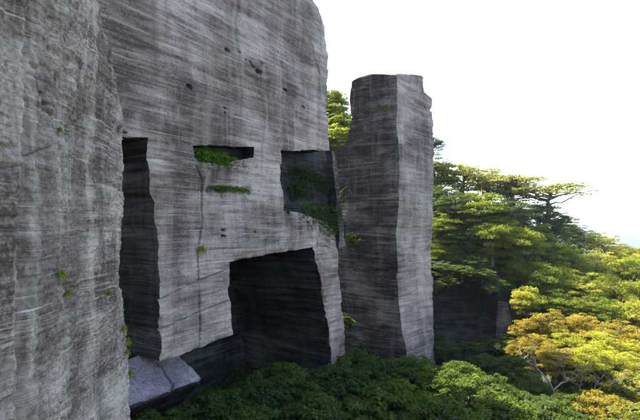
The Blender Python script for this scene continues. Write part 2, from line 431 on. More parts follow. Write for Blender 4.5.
def wall_moss(S, D, Z):
    m = np.full(len(S), -1.2)
    def spot(px, py, rs, rz, a):
        s0, z0 = wl(px, py); return a * np.exp(-((S - s0) / rs) ** 2 - ((Z - z0) / rz) ** 2)
    m += spot(298, 12, 2.2, 0.9, 1.6) + spot(298, 86, 2.0, .6, 1.0) + spot(320, 238, 3.5, 1.4, 1.5) + spot(223, 165, 3, .8, 1.0) + spot(230, 190, 2.5, .5, 1.5)
    return m
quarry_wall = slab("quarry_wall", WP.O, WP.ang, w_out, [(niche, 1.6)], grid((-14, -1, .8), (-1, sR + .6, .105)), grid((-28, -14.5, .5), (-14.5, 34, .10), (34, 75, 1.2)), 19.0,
                   wall_disp, [M['wall'], M['damp_shade']], rough=0.10, seed=4, moss=wall_moss, chip=.32)
tag(quarry_wall, "towering lavender grey quarried cliff wall with rectangular cut openings and hanging block", "cliff")

# back wall of the chamber seen through the lower opening, and mossy recess behind the upper window
CP = WP.back(17.6)
def cave_disp(S, Z):
    return 1.1 * fbm(S * .12, Z * .15, 203, 4) + courses(S, Z, 1.6, 0.35, 205, warp=2.0) + 0.15 * fbm(S * .3, Z * 4, 206, 3)
o = slab("back_wall", CP.O, CP.ang, [(-14, 12), (sR - 1, 12), (sR - 1, -40), (-14, -40)], [], grid((-14, sR - 1, .3)), grid((-40, 12, .25)), 3, cave_disp, [M['damp_shade'], M['damp_shade']], seed=6)
tag(o, "dark striped inner wall of the chamber behind the hanging block", "rock wall")
RP = WP.back(4.5); rl = RP.l
r_out = [rl(262, 135), rl(326, 146), rl(333, 152), rl(337, 158), rl(339, 190), rl(343, 225), rl(345, 246), rl(300, 246), rl(262, 246)]
ra, rb = rl(262, 200)[0], rl(347, 200)[0]
def rec_disp(S, Z):
    return 0.9 * fbm(S * .2, Z * .22, 303, 4) + courses(S, Z, 1.3, 0.25, 305, warp=1.5) + 0.12 * fbm(S * .4, Z * 4, 306, 3)
def rec_moss(S, D, Z):
    return np.where(S < rl(333, 200)[0], 0.15, -0.9) + 0.3 * vnoise(S * .5, Z * .5, 9)
o = slab("recess_wall", RP.O, RP.ang, r_out, [], grid((ra - .2, rb + .3, .13)), grid((rl(300, 268)[1], rl(326, 130)[1], .12)), 5.0, rec_disp, [M['damp_shade'], M['damp_shade']], seed=8, moss=rec_moss, rough=.15)
tag(o, "shadowed mossy rock wall set back behind the square upper opening", "rock wall")

# thin pale rib of rock standing between the window and the pillar
BP = WP.back(2.6); bl = BP.l
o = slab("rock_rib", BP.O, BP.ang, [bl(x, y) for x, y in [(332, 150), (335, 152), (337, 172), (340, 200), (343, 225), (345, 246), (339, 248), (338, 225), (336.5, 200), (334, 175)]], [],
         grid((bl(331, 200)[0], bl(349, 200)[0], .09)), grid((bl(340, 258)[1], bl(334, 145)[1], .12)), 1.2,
         lambda S, Z: .3 * fbm(S * .6, Z * .5, 400, 4) + .1 * fbm(S, Z * 5, 401, 3), [M['lichen_shade'], M['damp_shade']], rough=.12, seed=14, moss=lambda S, D, Z: np.full(len(S), .25))
tag(o, "thin pale rib of rock edging the square upper opening", "rock rib")

# pale ledge at the foot of the hanging block
def ledge():
    c = [WP.w(112, 376, 3.2), WP.w(192, 352, 3.2), WP.w(203.5, 379, 0.2), WP.w(108, 414, 0.2)]   # back-left, back-right, front-right, front-left
    nu, nvv = 120, 60
    U, Vv = np.meshgrid(np.linspace(0, 1, nu), np.linspace(0, 1, nvv))
    U = U.ravel(); Vv = Vv.ravel()
    P = ((1 - U) * (1 - Vv))[:, None] * c[0] + (U * (1 - Vv))[:, None] * c[1] + (U * Vv)[:, None] * c[2] + ((1 - U) * Vv)[:, None] * c[3]
    nrm = np.cross(c[1] - c[0], c[3] - c[0]); nrm /= np.linalg.norm(nrm)
    if nrm[2] < 0: nrm = -nrm
    h = 0.15 * fbm(U * 5, Vv * 2, 500, 4) + .14 * fbm(U * 22, Vv * 12, 501, 4) - .5 * np.exp(-(1 - Vv) / .04) * (.5 + vnoise(U * 14, Vv, 505))
    # the crack across it
    xc = 0.62 + 0.07 * np.sin(Vv * 3) + .04 * Vv + .03 * fbm(Vv * 6, Vv * 0, 502, 3)
    h -= 0.45 * np.exp(-((U - xc) / .010) ** 2)
    P = P + nrm * h[:, None]
    idx = np.arange(nu * nvv).reshape(nvv, nu)
    Q = np.stack([idx[:-1, :-1], idx[1:, :-1], idx[1:, 1:], idx[:-1, 1:]], -1).reshape(-1, 4)
    F = [Q]; V = [P]; n = len(P)
    for ed in (idx[-1, :], idx[::-1, -1], idx[0, ::-1], idx[:, 0]):
        prev = ed
        for k in range(1, 9):
            b = P[ed].copy(); b[:, 2] -= (.35 if k == 1 else .3 + 1.4 * k); b[:, :2] += WP.n * (.1 if k == 1 else 2.5 + 0.3 * k); b += .15 * (rng.random((len(ed), 1)) - .5)
            V.append(b); cur = n + np.arange(len(ed)); n += len(ed)
            F.append(np.stack([prev[:-1], cur[:-1], cur[1:], prev[1:]], 1)); prev = cur
    V = np.concatenate(V); me = mesh_np("rock_ledge", V, F); add_attr(me, "moss", np.full(len(V), -1.5))
    me.set_sharp_from_angle(angle=R(45))
    o = link("rock_ledge", me, [M['ledge'], M['damp_shade']])
    mi = np.ones(len(me.polygons), np.int32); mi[:len(Q)] = 0; me.polygons.foreach_set('material_index', mi)  # skirt and underside take the rock colour with shade in it
    tag(o, "smooth pale violet stone ledge with a crack under the hanging block", "rock ledge")
ledge()

# ------------------------------------------------------------------ near cliff beside the viewpoint
a = math.atan((250 - 320) / FP)
NP = Plane((-8.5 / math.cos(a), 0, 0), 250)
nl = NP.l
n_edge = [(86, -60), (100, -2), (104, 22), (112, 45), (117, 65), (120, 90), (125, 115), (126, 150), (125.5, 185), (125.5, 210), (124, 235), (122, 255), (121.5, 285), (125, 300), (128, 318), (129.5, 345), (132, 372), (131, 395), (133, 425), (134, 470)]
n_out = [(-75, 50), (nl(86, -60)[0] - 3, 50)] + [nl(x, y) for x, y in n_edge] + [(nl(134, 470)[0] + 1, -45), (-75, -45)]
sN0, sN1 = nl(-6, 200)[0], nl(136, 300)[0]
npits = [(8, 146, .10, .25), (66, 148, .12, .3), (45, 95, .12, .25), (72, 252, .08, .25), (75, 360, .08, .25), (50, 105, .06, .2), (122, 132, .3, .4)]
ncr = [[nl(x, y) for x, y in [(40, 82), (46, 100), (52, 112), (60, 125)]], [nl(x, y) for x, y in [(66, 240), (62, 262), (64, 280), (68, 305)]], [nl(x, y) for x, y in [(16, 0), (22, 25), (38, 70), (42, 92)]],
       [nl(x, y) for x, y in [(66, 143), (30, 158), (0, 172)]]]
def near_disp(S, Z):
    send = np.interp(Z, [nl(x, y)[1] for x, y in n_edge][::-1], [nl(x, y)[0] for x, y in n_edge][::-1])
    e = np.clip(send - S, 0, None); fade = 1 - np.exp(-e / 2.5)
    d = (1.0 * fbm(S * .16, Z * .05, 603, 5) + .18 * fbm(S * .8, Z * .34, 604, 5, .6)) * fade
    d += courses(S, Z, .8, .05, 605, warp=.9) + .07 * fbm(S * .45, Z * 3.2, 607, 4)
    d += .15 * fbm(S * 1.6, Z * 1.1, 608, 5, .65) + .07 * fbm(S * 6, Z * 5, 609, 3)
    # shallow gullies running down the face
    for px, w, dp in ((32, .5, .55), (57, .6, -.2), (18, .4, -.35), (90, .9, .2)):
        s0 = nl(px, 225)[0]; d += fade * dp * np.exp(-((S - s0 - 1.2 * fbm(Z * .12, Z * 0, 610 + px, 3)) / w) ** 2)
    for px, py, r, dp in npits:
        s0, z0 = nl(px, py); d += dp * 1.5 * np.exp(-((((S - s0) / 1.6) ** 2 + (Z - z0) ** 2) / r ** 2) ** 1.4)
    for c, w in zip(ncr, (.06, .05, .12, .05)): d += groove(S, Z, c, w, .28, 620)
    d += 0.3 * np.exp(-e / .3)
    return d
near_cliff = slab("near_cliff", NP.O, NP.ang, n_out, [], grid((-75, sN0, 1.2), (sN0, sN1 + .3, .058)), grid((-45, -15, .7), (-15, 16, .05), (16, 50, 1.2)), 14.0,
                  near_disp, [M['near'], M['near']], rough=.12, seed=24, moss=lambda S, D, Z: np.full(len(S), -1.15))
tag(near_cliff, "rough beige grey cliff face beside the viewpoint, streaked with chisel marks", "cliff")

# ------------------------------------------------------------------ free-standing rock pillar
def pillar():
    Y0 = 80.0
    uR = np.array([.635, .772]); uL = np.array([-.85, .527])
    rows_py = np.concatenate([np.linspace(0, 1, 430)])
    nLc, nRc = 150, 130
    zb = -34.0
    def z_of(py, Y): return (HZ - py) / FP * Y
    def py_of(z, Y): return HZ - z * FP / Y
    cpx = ([60, 95, 130, 150, 200, 235, 265, 300, 330, 350, 420], [397, 397, 397, 399, 399, 396, 398, 399, 403, 407, 408])
    lpx = ([60, 85, 100, 118, 130, 140, 150, 160, 200, 250, 300, 350, 420], [352, 352, 350, 352, 350, 347, 337, 335, 334, 333, 332, 331, 330])
    rpx = ([60, 84, 94, 97, 130, 200, 260, 350, 420], [427, 428, 427, 433, 434, 433, 431, 433, 434])
    def hit(px, C, u):
        k = (px - 320) / FP   # X = k*Y along C + u*s
        return (k * C[1] - C[0]) / (u[0] - k * u[1])
    # columns: left face from far-left to corner, right face from corner to far-right, back
    def column(kind, t, z):
        pc = py_of(z, Y0); cx = np.interp(pc, *cpx); C = np.array([(cx - 320) / FP * Y0, Y0])
        if kind == 'L':
            w = hit(np.interp(py_of(z, Y0 + 5), *lpx), C, uL); return C + uL * w * (1 - t)
        if kind == 'R':
            w = hit(np.interp(py_of(z, Y0 + 9), *rpx), C, uR); return C + uR * w * t
    top_px = ([350, 353, 358, 366, 372, 385, 398, 410, 418, 424, 427.6, 428, 434], [86, 81, 78, 75.5, 74.5, 74.5, 75, 75.5, 76.5, 78, 80, 95, 96.5])
    cols = [('L', t) for t in np.linspace(0, 1, nLc)] + [('R', t) for t in np.linspace(0, 1, nRc)[1:]]
    XY = []; ZZ = []; NRM = []; PR = []
    nL = np.array([uL[1], -uL[0]]); nL = nL if nL @ np.array([0, -1]) > 0 else -nL
    nR = np.array([uR[1], -uR[0]])
    dist = 0
    for kind, t in cols:
        xy0 = column(kind, t, 20.0); pxc = 320 + FP * xy0[0] / xy0[1]
        zt = z_of(np.interp(pxc, *top_px), xy0[1])
        z = zb + (zt - zb) * rows_py
        XY.append(np.array([column(kind, t, zz) for zz in z])); ZZ.append(z)
        if kind == 'L': w = np.clip((t - .96) / .04, 0, 1) * .5; n = nL * (1 - w) + nR * w; PR.append(-(1 - t) * 11)
        else: w = np.clip((.04 - t) / .04, 0, 1) * .5; n = nR * (1 - w) + nL * w; PR.append(t * 13)
        NRM.append(n)
    XY = np.array(XY); ZZ = np.array(ZZ); NRM = np.array(NRM); PR = np.array(PR)[:, None] + 0 * ZZ
    d = .8 * fbm(PR * .12, ZZ * .09, 703, 4) + courses(PR, ZZ, 1.5, .20, 704, warp=1.2, dip=.05) + courses(PR, ZZ, .5, .08, 705, warp=.8)
    d += .10 * fbm(PR * .3, ZZ * 4, 706, 3) + .05 * fbm(PR * 2, ZZ * 3, 707, 3)
    d += .6 * np.exp(-(PR / .45) ** 2) * np.clip(2.4 * fbm(PR * .5 + 9, ZZ * .55, 708, 4) + .1, 0, 1)
    d += .5 * np.clip(fbm(PR * .35, ZZ * .35, 709, 3) - .22, 0, 1)
    # worn course near the top
    d += .55 * np.exp(-((ZZ - z_of(110, Y0)) / .5) ** 2) * (PR < 0) * (.6 + vnoise(PR * .4, PR * 0, 71))
    d += .35 * np.exp(-((ZZ - z_of(241, Y0)) / .35) ** 2) * (PR < 0)
    d += .5 * np.exp(-((ZZ - z_of(94, Y0)) / .4) ** 2) * (PR > 6)
    XY = XY - NRM[:, None, :] * d[..., None]
    nC, nZ = ZZ.shape
    V = np.concatenate([XY, ZZ[..., None]], 2).reshape(-1, 3)
    idx = np.arange(nC * nZ).reshape(nC, nZ)
    F = [np.stack([idx[:-1, :-1], idx[1:, :-1], idx[1:, 1:], idx[:-1, 1:]], -1).reshape(-1, 4)]
    n = len(V)
    # back faces: from far-right edge round behind to far-left edge
    e1 = V[idx[-1]]; e0 = V[idx[0]]
    bk = np.array([e0[:, 0] + uR[0] * 13, e0[:, 1] + uR[1] * 13]).T
    bcol = np.concatenate([bk, ((e0[:, 2] + e1[:, 2]) / 2)[:, None]], 1)
    bcol[-30:, :2] += .4 * (rng.random((30, 1)) - .5)
    V = np.concatenate([V, bcol]); bi = n + np.arange(nZ); n += nZ
    for A, B in ((idx[-1], bi), (bi, idx[0])):
        F.append(np.stack([A[:-1], B[:-1], B[1:], A[1:]], 1))
    # domed, uneven top
    ring = np.concatenate([idx[:, -1], bi[-1:]])
    cen = V[ring].mean(0)
    prev = ring
    for k, (f, dz) in enumerate(((.85, .25), (.6, .5), (.3, .6))):
        p = cen + (V[ring] - cen) * f; p[:, 2] = V[ring][:, 2] * f + cen[2] * (1 - f) + dz + .5 * fbm(p[:, 0] * .5, p[:, 1] * .5, 720, 3)
        V = np.concatenate([V, p]); cur = n + np.arange(len(ring)); n += len(ring)
        pn = np.roll(prev, -1); cn = np.roll(cur, -1)
        F.append(np.stack([prev, pn, cn, cur], 1)); prev = cur
    F.append([int(x) for x in prev])
    me = mesh_np("rock_pillar", V, F)
    pxv = V[:, 0] / V[:, 1] * FP + 320
    zz = V[:, 2]
    left = np.zeros(len(V)); left[:nLc * nZ] = 1
    ms = np.full(len(V), -.75) + .15 * left
    pyv = HZ - zz / V[:, 1] * FP
    ms += left * (.9 * np.exp(-((pyv - 241) / 5) ** 2) + .8 * np.exp(-((pxv - 338) / 7) ** 2 - ((pyv - 235) / 30) ** 2) + .8 * np.exp(-((pxv - 345) / 6) ** 2 - ((pyv - 322) / 8) ** 2) + .5 * np.exp(-((pyv - 108) / 4) ** 2))
    add_attr(me, "moss", ms)
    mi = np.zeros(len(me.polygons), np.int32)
    mi[:(nLc - 1) * (nZ - 1)] = 1  # left face takes the shade-darkened rock
    me.materials.append(M['pillar']); me.materials.append(M['lichen_shade'])
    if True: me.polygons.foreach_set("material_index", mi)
    me.set_sharp_from_angle(angle=R(50))
    o = bpy.data.objects.new("rock_pillar", me); COL.objects.link(o)
    tag(o, "tall free-standing square rock pillar with dark side and pale side", "rock pillar")
pillar()

# ------------------------------------------------------------------ low dark cliff under the wooded slope and the pale fin of stone beside it
DP = Plane((*(np.array([(430 - 320) / FP, 1.0]) * 98.0), 0.0), 2500)
dl_ = DP.l
def dk(S, Z): return 1.5 * fbm(S * .15, Z * .2, 803, 4) + courses(S, Z, 1.4, .5, 804, warp=2.5) + .25 * fbm(S * .4, Z * 3, 805, 3)
ds0, ds1 = dl_(405, 300)[0], dl_(516, 300)[0]
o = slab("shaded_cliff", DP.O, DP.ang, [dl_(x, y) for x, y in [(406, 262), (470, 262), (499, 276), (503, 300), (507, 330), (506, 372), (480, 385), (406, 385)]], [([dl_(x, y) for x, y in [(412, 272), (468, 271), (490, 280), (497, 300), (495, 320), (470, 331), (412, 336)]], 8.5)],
         grid((ds0 - .5, ds1 + .5, .22)), grid((dl_(450, 388)[1], dl_(450, 258)[1], .18)), 9, dk, [M['damp_shade'], M['damp_shade']], seed=34, rough=.3, moss=lambda S, D, Z: np.full(len(S), -.2))
slab("cave_wall", (0, 5.5, 0), 0.0, [dl_(x, y) for x, y in [(404, 264), (500, 264), (503, 345), (404, 345)]], [], grid((ds0 - 1, ds1, .3)), grid((dl_(450, 348)[1], dl_(450, 260)[1], .25)), 2, lambda S, Z: 1.6 * dk(S + 40, Z + 9) + .5 * fbm(S * .6, Z * .6, 811, 4), [M['damp_shade'], M['damp_shade']], seed=35, parent=o)
tag(o, "low dark cliff in shade beyond the pillar below the wooded slope", "cliff")
FPn = Plane((*(np.array([(500 - 320) / FP, 1.0]) * 95.5), 0.0), 1100)
fl = FPn.l
o = slab("rock_fin", FPn.O, FPn.ang, [fl(x, y) for x, y in [(505, 302), (508, 303), (510.5, 315), (513, 333), (511, 350), (502, 350), (503, 320)]], [],
         grid((fl(499, 320)[0], fl(515, 320)[0], .09)), grid((fl(505, 356)[1], fl(505, 297)[1], .12)), 1.6, lambda S, Z: .3 * fbm(S * .5, Z * .4, 900, 4) + .1 * fbm(S, Z * 4, 901, 3), [M['pillar'], M['pillar']], rough=.1, seed=36)
tag(o, "small pale upright fin of rock at the end of the shaded cliff", "rock fin")

# ------------------------------------------------------------------ foliage
def leaves(C, Nn, L, W, r, droop=0.0):
    """kite shaped leaves folded along the midrib: centre, facing normal, size"""
    n = len(C)
    t = r.normal(size=(n, 3)); t -= (t * Nn).sum(1, keepdims=True) * Nn
    t /= np.maximum(np.linalg.norm(t, axis=1, keepdims=True), 1e-6)
    t[:, 2] -= droop
    b = np.cross(Nn, t); b /= np.maximum(np.linalg.norm(b, axis=1, keepdims=True), 1e-6)
    L = np.asarray(L)[:, None]; W = np.asarray(W)[:, None]
    p0 = C - t * L * .5; p2 = C + t * L * .5
    p1 = C - b * W * .5 + Nn * W * .18 - t * L * .08; p3 = C + b * W * .5 + Nn * W * .18 - t * L * .08
    V = np.stack([p0, p1, p2, p3], 1).reshape(-1, 3)
    k = np.arange(n) * 4
    F = np.concatenate([np.stack([k, k + 1, k + 2], 1), np.stack([k, k + 2, k + 3], 1)])
    return V, F
def unit(v): return v / np.maximum(np.linalg.norm(v, axis=-1, keepdims=True), 1e-9)
def clumps_to_mesh(name, cl, per, lsize, r, updir=.55, flat=0.75):
    """cl: rows (x,y,z,rx,rz). Leaves sit on the skin of each clump, thick on its upper side"""
    Vs, Fs, Ts = [], [], []; nv = 0
    for x, y, z, rx, rz in cl:
        n = int(per * (rx / .3) ** 2 * (0.8 + .4 * r.random()))
        if n < 4: n = 4
        d = unit(r.normal(size=(n, 3))); d[:, 2] = np.where(d[:, 2] < -.25, -d[:, 2] * .6, d[:, 2]); d = unit(d)
        rad = 1 - .42 * r.random((n, 1)) ** 1.6
        rad *= 1 + .28 * np.sin(d[:, :1] * 5 + x * 9) * np.cos(d[:, 1:2] * 6 + y * 7)
        C = np.array([x, y, z]) + d * rad * np.array([rx, rx, rz])
        Nn = unit(d * .7 + np.array([0, 0, updir]) + .55 * r.normal(size=(n, 3)))
        L = lsize * (.6 + .8 * r.random(n))
        V, F = leaves(C, Nn, L, L * (.5 + .25 * r.random(n)), r, .15)
        cb = r.random()
        t = np.clip(.25 + .35 * cb + .35 * r.random(n) + .15 * d[:, 2], 0, 1)
        Vs.append(V); Fs.append(F + nv); nv += len(V); Ts.append(np.repeat(t, 4))
    V = np.concatenate(Vs); me = mesh_np(name, V, [np.concatenate(Fs)], smooth=False)
    add_attr(me, "tint", np.concatenate(Ts)); return me
def tube(path, rad, sides=6):
    path = np.asarray(path, float); n = len(path); Vs = []
    for i in range(n):
        d = unit(path[min(i + 1, n - 1)] - path[max(i - 1, 0)])
        a = unit(np.cross(d, [0.31, .95, .05])); b = np.cross(d, a)
        an = np.linspace(0, 2 * np.pi, sides, endpoint=False)
        Vs.append(path[i] + rad[i] * (np.cos(an)[:, None] * a + np.sin(an)[:, None] * b))
    V = np.concatenate(Vs); F = []
    for i in range(n - 1):
        k = np.arange(sides); k2 = (k + 1) % sides
        F.append(np.stack([i * sides + k, i * sides + k2, (i + 1) * sides + k2, (i + 1) * sides + k], 1))
    return V, np.concatenate(F)
def tubes_mesh(name, tl):
    Vs, Fs = [], []; nv = 0
    for p, r_ in tl:
        V, F = tube(p, r_); Vs.append(V); Fs.append(F + nv); nv += len(V)
    return mesh_np(name, np.concatenate(Vs), [np.concatenate(Fs)])
def bent(a, b, r, k=5, wob=.06):
    a = np.asarray(a, float); b = np.asarray(b, float); t = np.linspace(0, 1, k)[:, None]
    p = a + (b - a) * t; L = np.linalg.norm(b - a)
    p[1:-1] += r.normal(size=(k - 2, 3)) * wob * L; return p
def make_variant(kind, seed):
    """unit tree: crown radius about 1, crown centre at z = 1.25, foot at z = 0"""
    r = np.random.default_rng(seed); cl = []; tl = []
    cz = 1.25
    if kind == 'broad':
        n = 62
        for i in range(n):
            d = unit(r.normal(size=3)); d[2] = abs(d[2]) if r.random() < .6 else d[2] * .8
            rad = (.35 + .5 * r.random() ** .6) * (1 + .25 * r.normal() * .5)
            rx = .20 + .17 * r.random()
            cl.append((d[0] * rad, d[1] * rad, cz + d[2] * rad * .78, rx, rx * (.5 + .2 * r.random())))
        per, ls = 190, .07
    elif kind == 'layer':
        for i in range(125):
            d = unit(r.normal(size=3)); d[2] = abs(d[2]) if r.random() < .55 else d[2] * .9
            rad = .35 + .62 * r.random() ** .6; rx = .15 + .17 * r.random()
            cl.append((d[0] * rad, d[1] * rad, 1.0 + d[2] * rad * .85, rx, .05 + .055 * r.random()))
        per, ls = 150, .062
    elif kind == 'spray':
        for i in range(120):
            d = unit(r.normal(size=3)); d[2] = abs(d[2]) if r.random() < .55 else d[2] * .9
            rad = (.35 + .68 * r.random() ** .55) * (.85 + .3 * r.random()); rx = .13 + .20 * r.random() ** 1.4
            cl.append((d[0] * rad, d[1] * rad, 1.05 + d[2] * rad * .72 + .06 * r.normal(), rx, rx * (.22 + .22 * r.random())))
        per, ls = 105, .095
    elif kind == 'fine':
        for i in range(150):
            d = unit(r.normal(size=3)); d[2] = abs(d[2]) if r.random() < .55 else d[2] * .9
            rad = (.30 + .75 * r.random() ** .55) * (.8 + .4 * r.random()); rx = .12 + .17 * r.random() ** 1.3
            cl.append((d[0] * rad, d[1] * rad, 1.05 + d[2] * rad * .78 + .08 * r.normal(), rx, rx * (.25 + .3 * r.random())))
        per, ls = 175, .055
    elif kind == 'pine':
        for i in range(44):
            a = r.random() * 6.283; rad = 1.05 * r.random() ** .55; rx = .15 + .15 * r.random()
            cl.append((np.cos(a) * rad, np.sin(a) * rad, 1.42 - .22 * rad ** 2 + .09 * r.normal(), rx, .05 + .035 * r.random()))
        per, ls = 150, .055
    elif kind == 'sparse':
        for i in range(34):
            d = unit(r.normal(size=3)); d[2] = abs(d[2]); rad = .5 + .55 * r.random(); rx = .12 + .14 * r.random()
            cl.append((d[0] * rad, d[1] * rad, .95 + d[2] * rad * .55, rx, rx * .45))
        per, ls = 90, .075
    topz = {'spray': 1.3, 'fine': 1.3, 'broad': 1.45, 'layer': 1.5, 'pine': 1.25, 'sparse': .95}[kind]
    lean = .12 * r.normal(size=2)
    tr = np.array([[lean[0] * t * t, lean[1] * t * t, topz * t] for t in np.linspace(0, 1, 7)]); tr[1:-1, :2] += .03 * r.normal(size=(5, 2))
    tl.append((tr, np.linspace(.085, .018, 7)))
    order = r.permutation(len(cl))[: {'spray': 34, 'fine': 40, 'broad': 20, 'layer': 30, 'pine': 22, 'sparse': 30}[kind]]
    for i in order:
        c = np.array(cl[i][:3]); z0 = max(.25, min(topz - .05, c[2] - .12 - .3 * r.random())) if kind != 'sparse' else .12 + .5 * r.random()
        k = z0 / topz; st = np.array([np.interp(z0, tr[:, 2], tr[:, 0]), np.interp(z0, tr[:, 2], tr[:, 1]), z0])
        tl.append((bent(st, c, r, 6, .05), np.linspace(.036, .008, 6)))
        if kind in ('sparse', 'pine'):
            for q in range(2):
                m_ = st + (c - st) * (.5 + .3 * r.random()); e = c + .2 * r.normal(size=3)
                tl.append((bent(m_, e, r, 4, .05), np.linspace(.014, .004, 4)))
    return tubes_mesh("trunk", tl), clumps_to_mesh("crown", cl, per, ls, r)
VAR = {'fine': [make_variant('fine', s) for s in (51, 52, 53, 54)], 'spray': [make_variant('spray', s) for s in (41, 42, 43, 44, 45)], 'broad': [make_variant('broad', s) for s in (1, 2, 3, 4)], 'layer': [make_variant('layer', s) for s in (11, 12, 13)],
       'pine': [make_variant('pine', 21)], 'sparse': [make_variant('sparse', s) for s in (31, 32)]}
MESHCACHE = {}
def mat_mesh(me, key, mat):
    k = (me.name, key)
    if k not in MESHCACHE:
        c = me.copy(); c.materials.clear(); c.materials.append(mat); MESHCACHE[k] = c
    return MESHCACHE[k]
BASES = []
tcount = 0
def tree(px, py, Y, rpx, kind, leaf, name, label, group=None, zs=1.0, bark='bark'):
    """px, py: crown centre in the photograph; rpx crown radius; Y distance"""
    global tcount
    tcount += 1
    c = at(px, py, Y); r = rpx * Y / FP
    var = VAR[kind][tcount % len(VAR[kind])]
    cz = {'spray': 1.25, 'fine': 1.25, 'broad': 1.3, 'layer': 1.2, 'pine': 1.38, 'sparse': 1.15}[kind]
    e = bpy.data.objects.new(name, None); COL.objects.link(e)
    e.empty_display_size = .5
    e.location = (c[0], c[1], c[2] - cz * r * zs)
    e.rotation_euler = (0, 0, (tcount * 2.399) % 6.283); e.scale = (r, r, r * zs)
    t = bpy.data.objects.new("trunk", mat_mesh(var[0], bark, M[bark])); t.parent = e; COL.objects.link(t)
    k = bpy.data.objects.new("crown", mat_mesh(var[1], leaf, M[leaf])); k.parent = e; COL.objects.link(k)
    if group:
        shape = {'spray': "spreading", 'fine': "fine-leaved", 'broad': "round-crowned", 'layer': "tiered", 'pine': "flat-topped", 'sparse': "thin"}[kind]
        hue = {'leaf_dark': "dark green", 'leaf_mid': "mid green", 'leaf_slope': "fresh green", 'leaf_blue': "blue-green", 'leaf_olive': "olive", 'leaf_yel': "yellow-green", 'leaf_gold': "golden brown"}[leaf]
        label = shape + " " + hue + " " + label
    tag(e, label, "tree", group)
    BASES.append((c[0], c[1], c[2] - cz * r * zs))
    return e

G1 = "evergreen trees in the hollow below the walls"; L1 = "tree in the hollow below the quarry wall"
G2 = "trees in the hollow below the pillar"; L2 = "tree crowding the foot of the tall rock pillar"
G3 = "dark trees on the slope behind the pillar"; L3 = "tree on the shaded slope beside the pillar"
G4 = "ridge trees"; L4 = "tree on the ridge line against white sky"
G5 = "green trees on the middle slope"; L5 = "tree on the slope above the low shaded cliff"
G6 = "sunlit yellow-green trees"; L6 = "tree on the open sunlit slope"
G7 = "golden trees"; L7 = "tree catching the sun above the bare pale branches"
G8 = "olive trees in the near hollow"; L8 = "tree in the hollow around the bare pale branches"
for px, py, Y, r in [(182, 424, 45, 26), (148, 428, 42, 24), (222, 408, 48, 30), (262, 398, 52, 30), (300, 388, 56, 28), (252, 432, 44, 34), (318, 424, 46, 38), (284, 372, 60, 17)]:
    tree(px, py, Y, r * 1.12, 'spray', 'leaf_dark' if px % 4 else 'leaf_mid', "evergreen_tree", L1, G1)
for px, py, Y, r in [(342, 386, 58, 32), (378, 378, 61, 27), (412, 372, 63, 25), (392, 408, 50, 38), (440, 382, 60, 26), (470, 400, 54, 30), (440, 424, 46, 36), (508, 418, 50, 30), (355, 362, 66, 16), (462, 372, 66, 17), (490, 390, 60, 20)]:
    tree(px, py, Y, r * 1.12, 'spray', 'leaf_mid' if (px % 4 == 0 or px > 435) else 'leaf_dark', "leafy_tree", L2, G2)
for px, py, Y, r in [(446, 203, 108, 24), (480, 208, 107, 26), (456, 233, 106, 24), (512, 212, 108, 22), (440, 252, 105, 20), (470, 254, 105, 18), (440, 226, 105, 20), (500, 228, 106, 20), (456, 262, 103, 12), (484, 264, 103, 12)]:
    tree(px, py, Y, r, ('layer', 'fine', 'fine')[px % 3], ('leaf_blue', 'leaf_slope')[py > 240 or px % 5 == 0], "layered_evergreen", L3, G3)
for px, py, Y, r in [(440, 172, 118, 22), (462, 178, 117, 24), (488, 184, 117, 22), (515, 190, 116, 20), (540, 212, 114, 18), (556, 224, 113, 20), (580, 238, 119, 18), (600, 245, 122, 18), (622, 254, 126, 17), (645, 260, 126, 20), (566, 232, 122, 14)]:
    tree(px, py, Y, r, ('layer', 'fine')[px % 4 == 0], 'leaf_olive' if px < 530 else ('leaf_blue' if px < 590 else 'leaf_olive'), "ridge_tree", L4, G4)
tree(432, 146, 116, 13, 'layer', 'leaf_dark', "ridge_tree", "dark tree top peeping out beside the pillar's pale side", None)
tree(548, 188, 112, 40, 'pine', 'leaf_olive', "umbrella_pine", "umbrella pine with thin flat sprays reaching over the ridge", None, .6)
tree(512, 178, 114, 30, 'pine', 'leaf_olive', "umbrella_pine", "flat-topped pine merging with olive trees on the ridge", None, .6)
for px, py, Y, r in [(492, 238, 102, 22), (520, 246, 103, 24), (488, 256, 105, 18), (520, 272, 102, 20), (545, 252, 106, 22), (534, 234, 108, 18)]:
    tree(px, py, Y, r, ('fine', 'broad')[px % 4 == 0], 'leaf_slope', "slope_tree", L5, G5)
for px, py, Y, r in [(565, 258, 108, 22), (598, 266, 112, 22), (630, 276, 112, 24), (540, 282, 98, 22), (577, 288, 99, 24), (612, 298, 100, 26), (648, 300, 100, 26), (528, 302, 92.5, 17), (556, 276, 103, 20), (590, 282, 105, 20), (652, 278, 116, 18), (626, 262, 120, 16), (560, 304, 93, 20), (595, 310, 93, 22), (636, 318, 92, 24)]:
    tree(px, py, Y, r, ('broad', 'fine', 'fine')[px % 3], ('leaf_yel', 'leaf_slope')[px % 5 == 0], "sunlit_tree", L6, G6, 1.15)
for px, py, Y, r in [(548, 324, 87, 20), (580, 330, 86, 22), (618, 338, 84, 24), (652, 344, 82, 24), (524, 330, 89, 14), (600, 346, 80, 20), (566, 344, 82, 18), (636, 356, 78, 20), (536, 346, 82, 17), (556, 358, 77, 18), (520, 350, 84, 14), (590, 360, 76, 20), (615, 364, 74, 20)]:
    tree(px, py, Y, r, 'fine' if px % 4 else 'layer', ('leaf_gold', 'leaf_yel')[(px // 4) % 3 == 0], "golden_tree", L7, G7, 1.2)
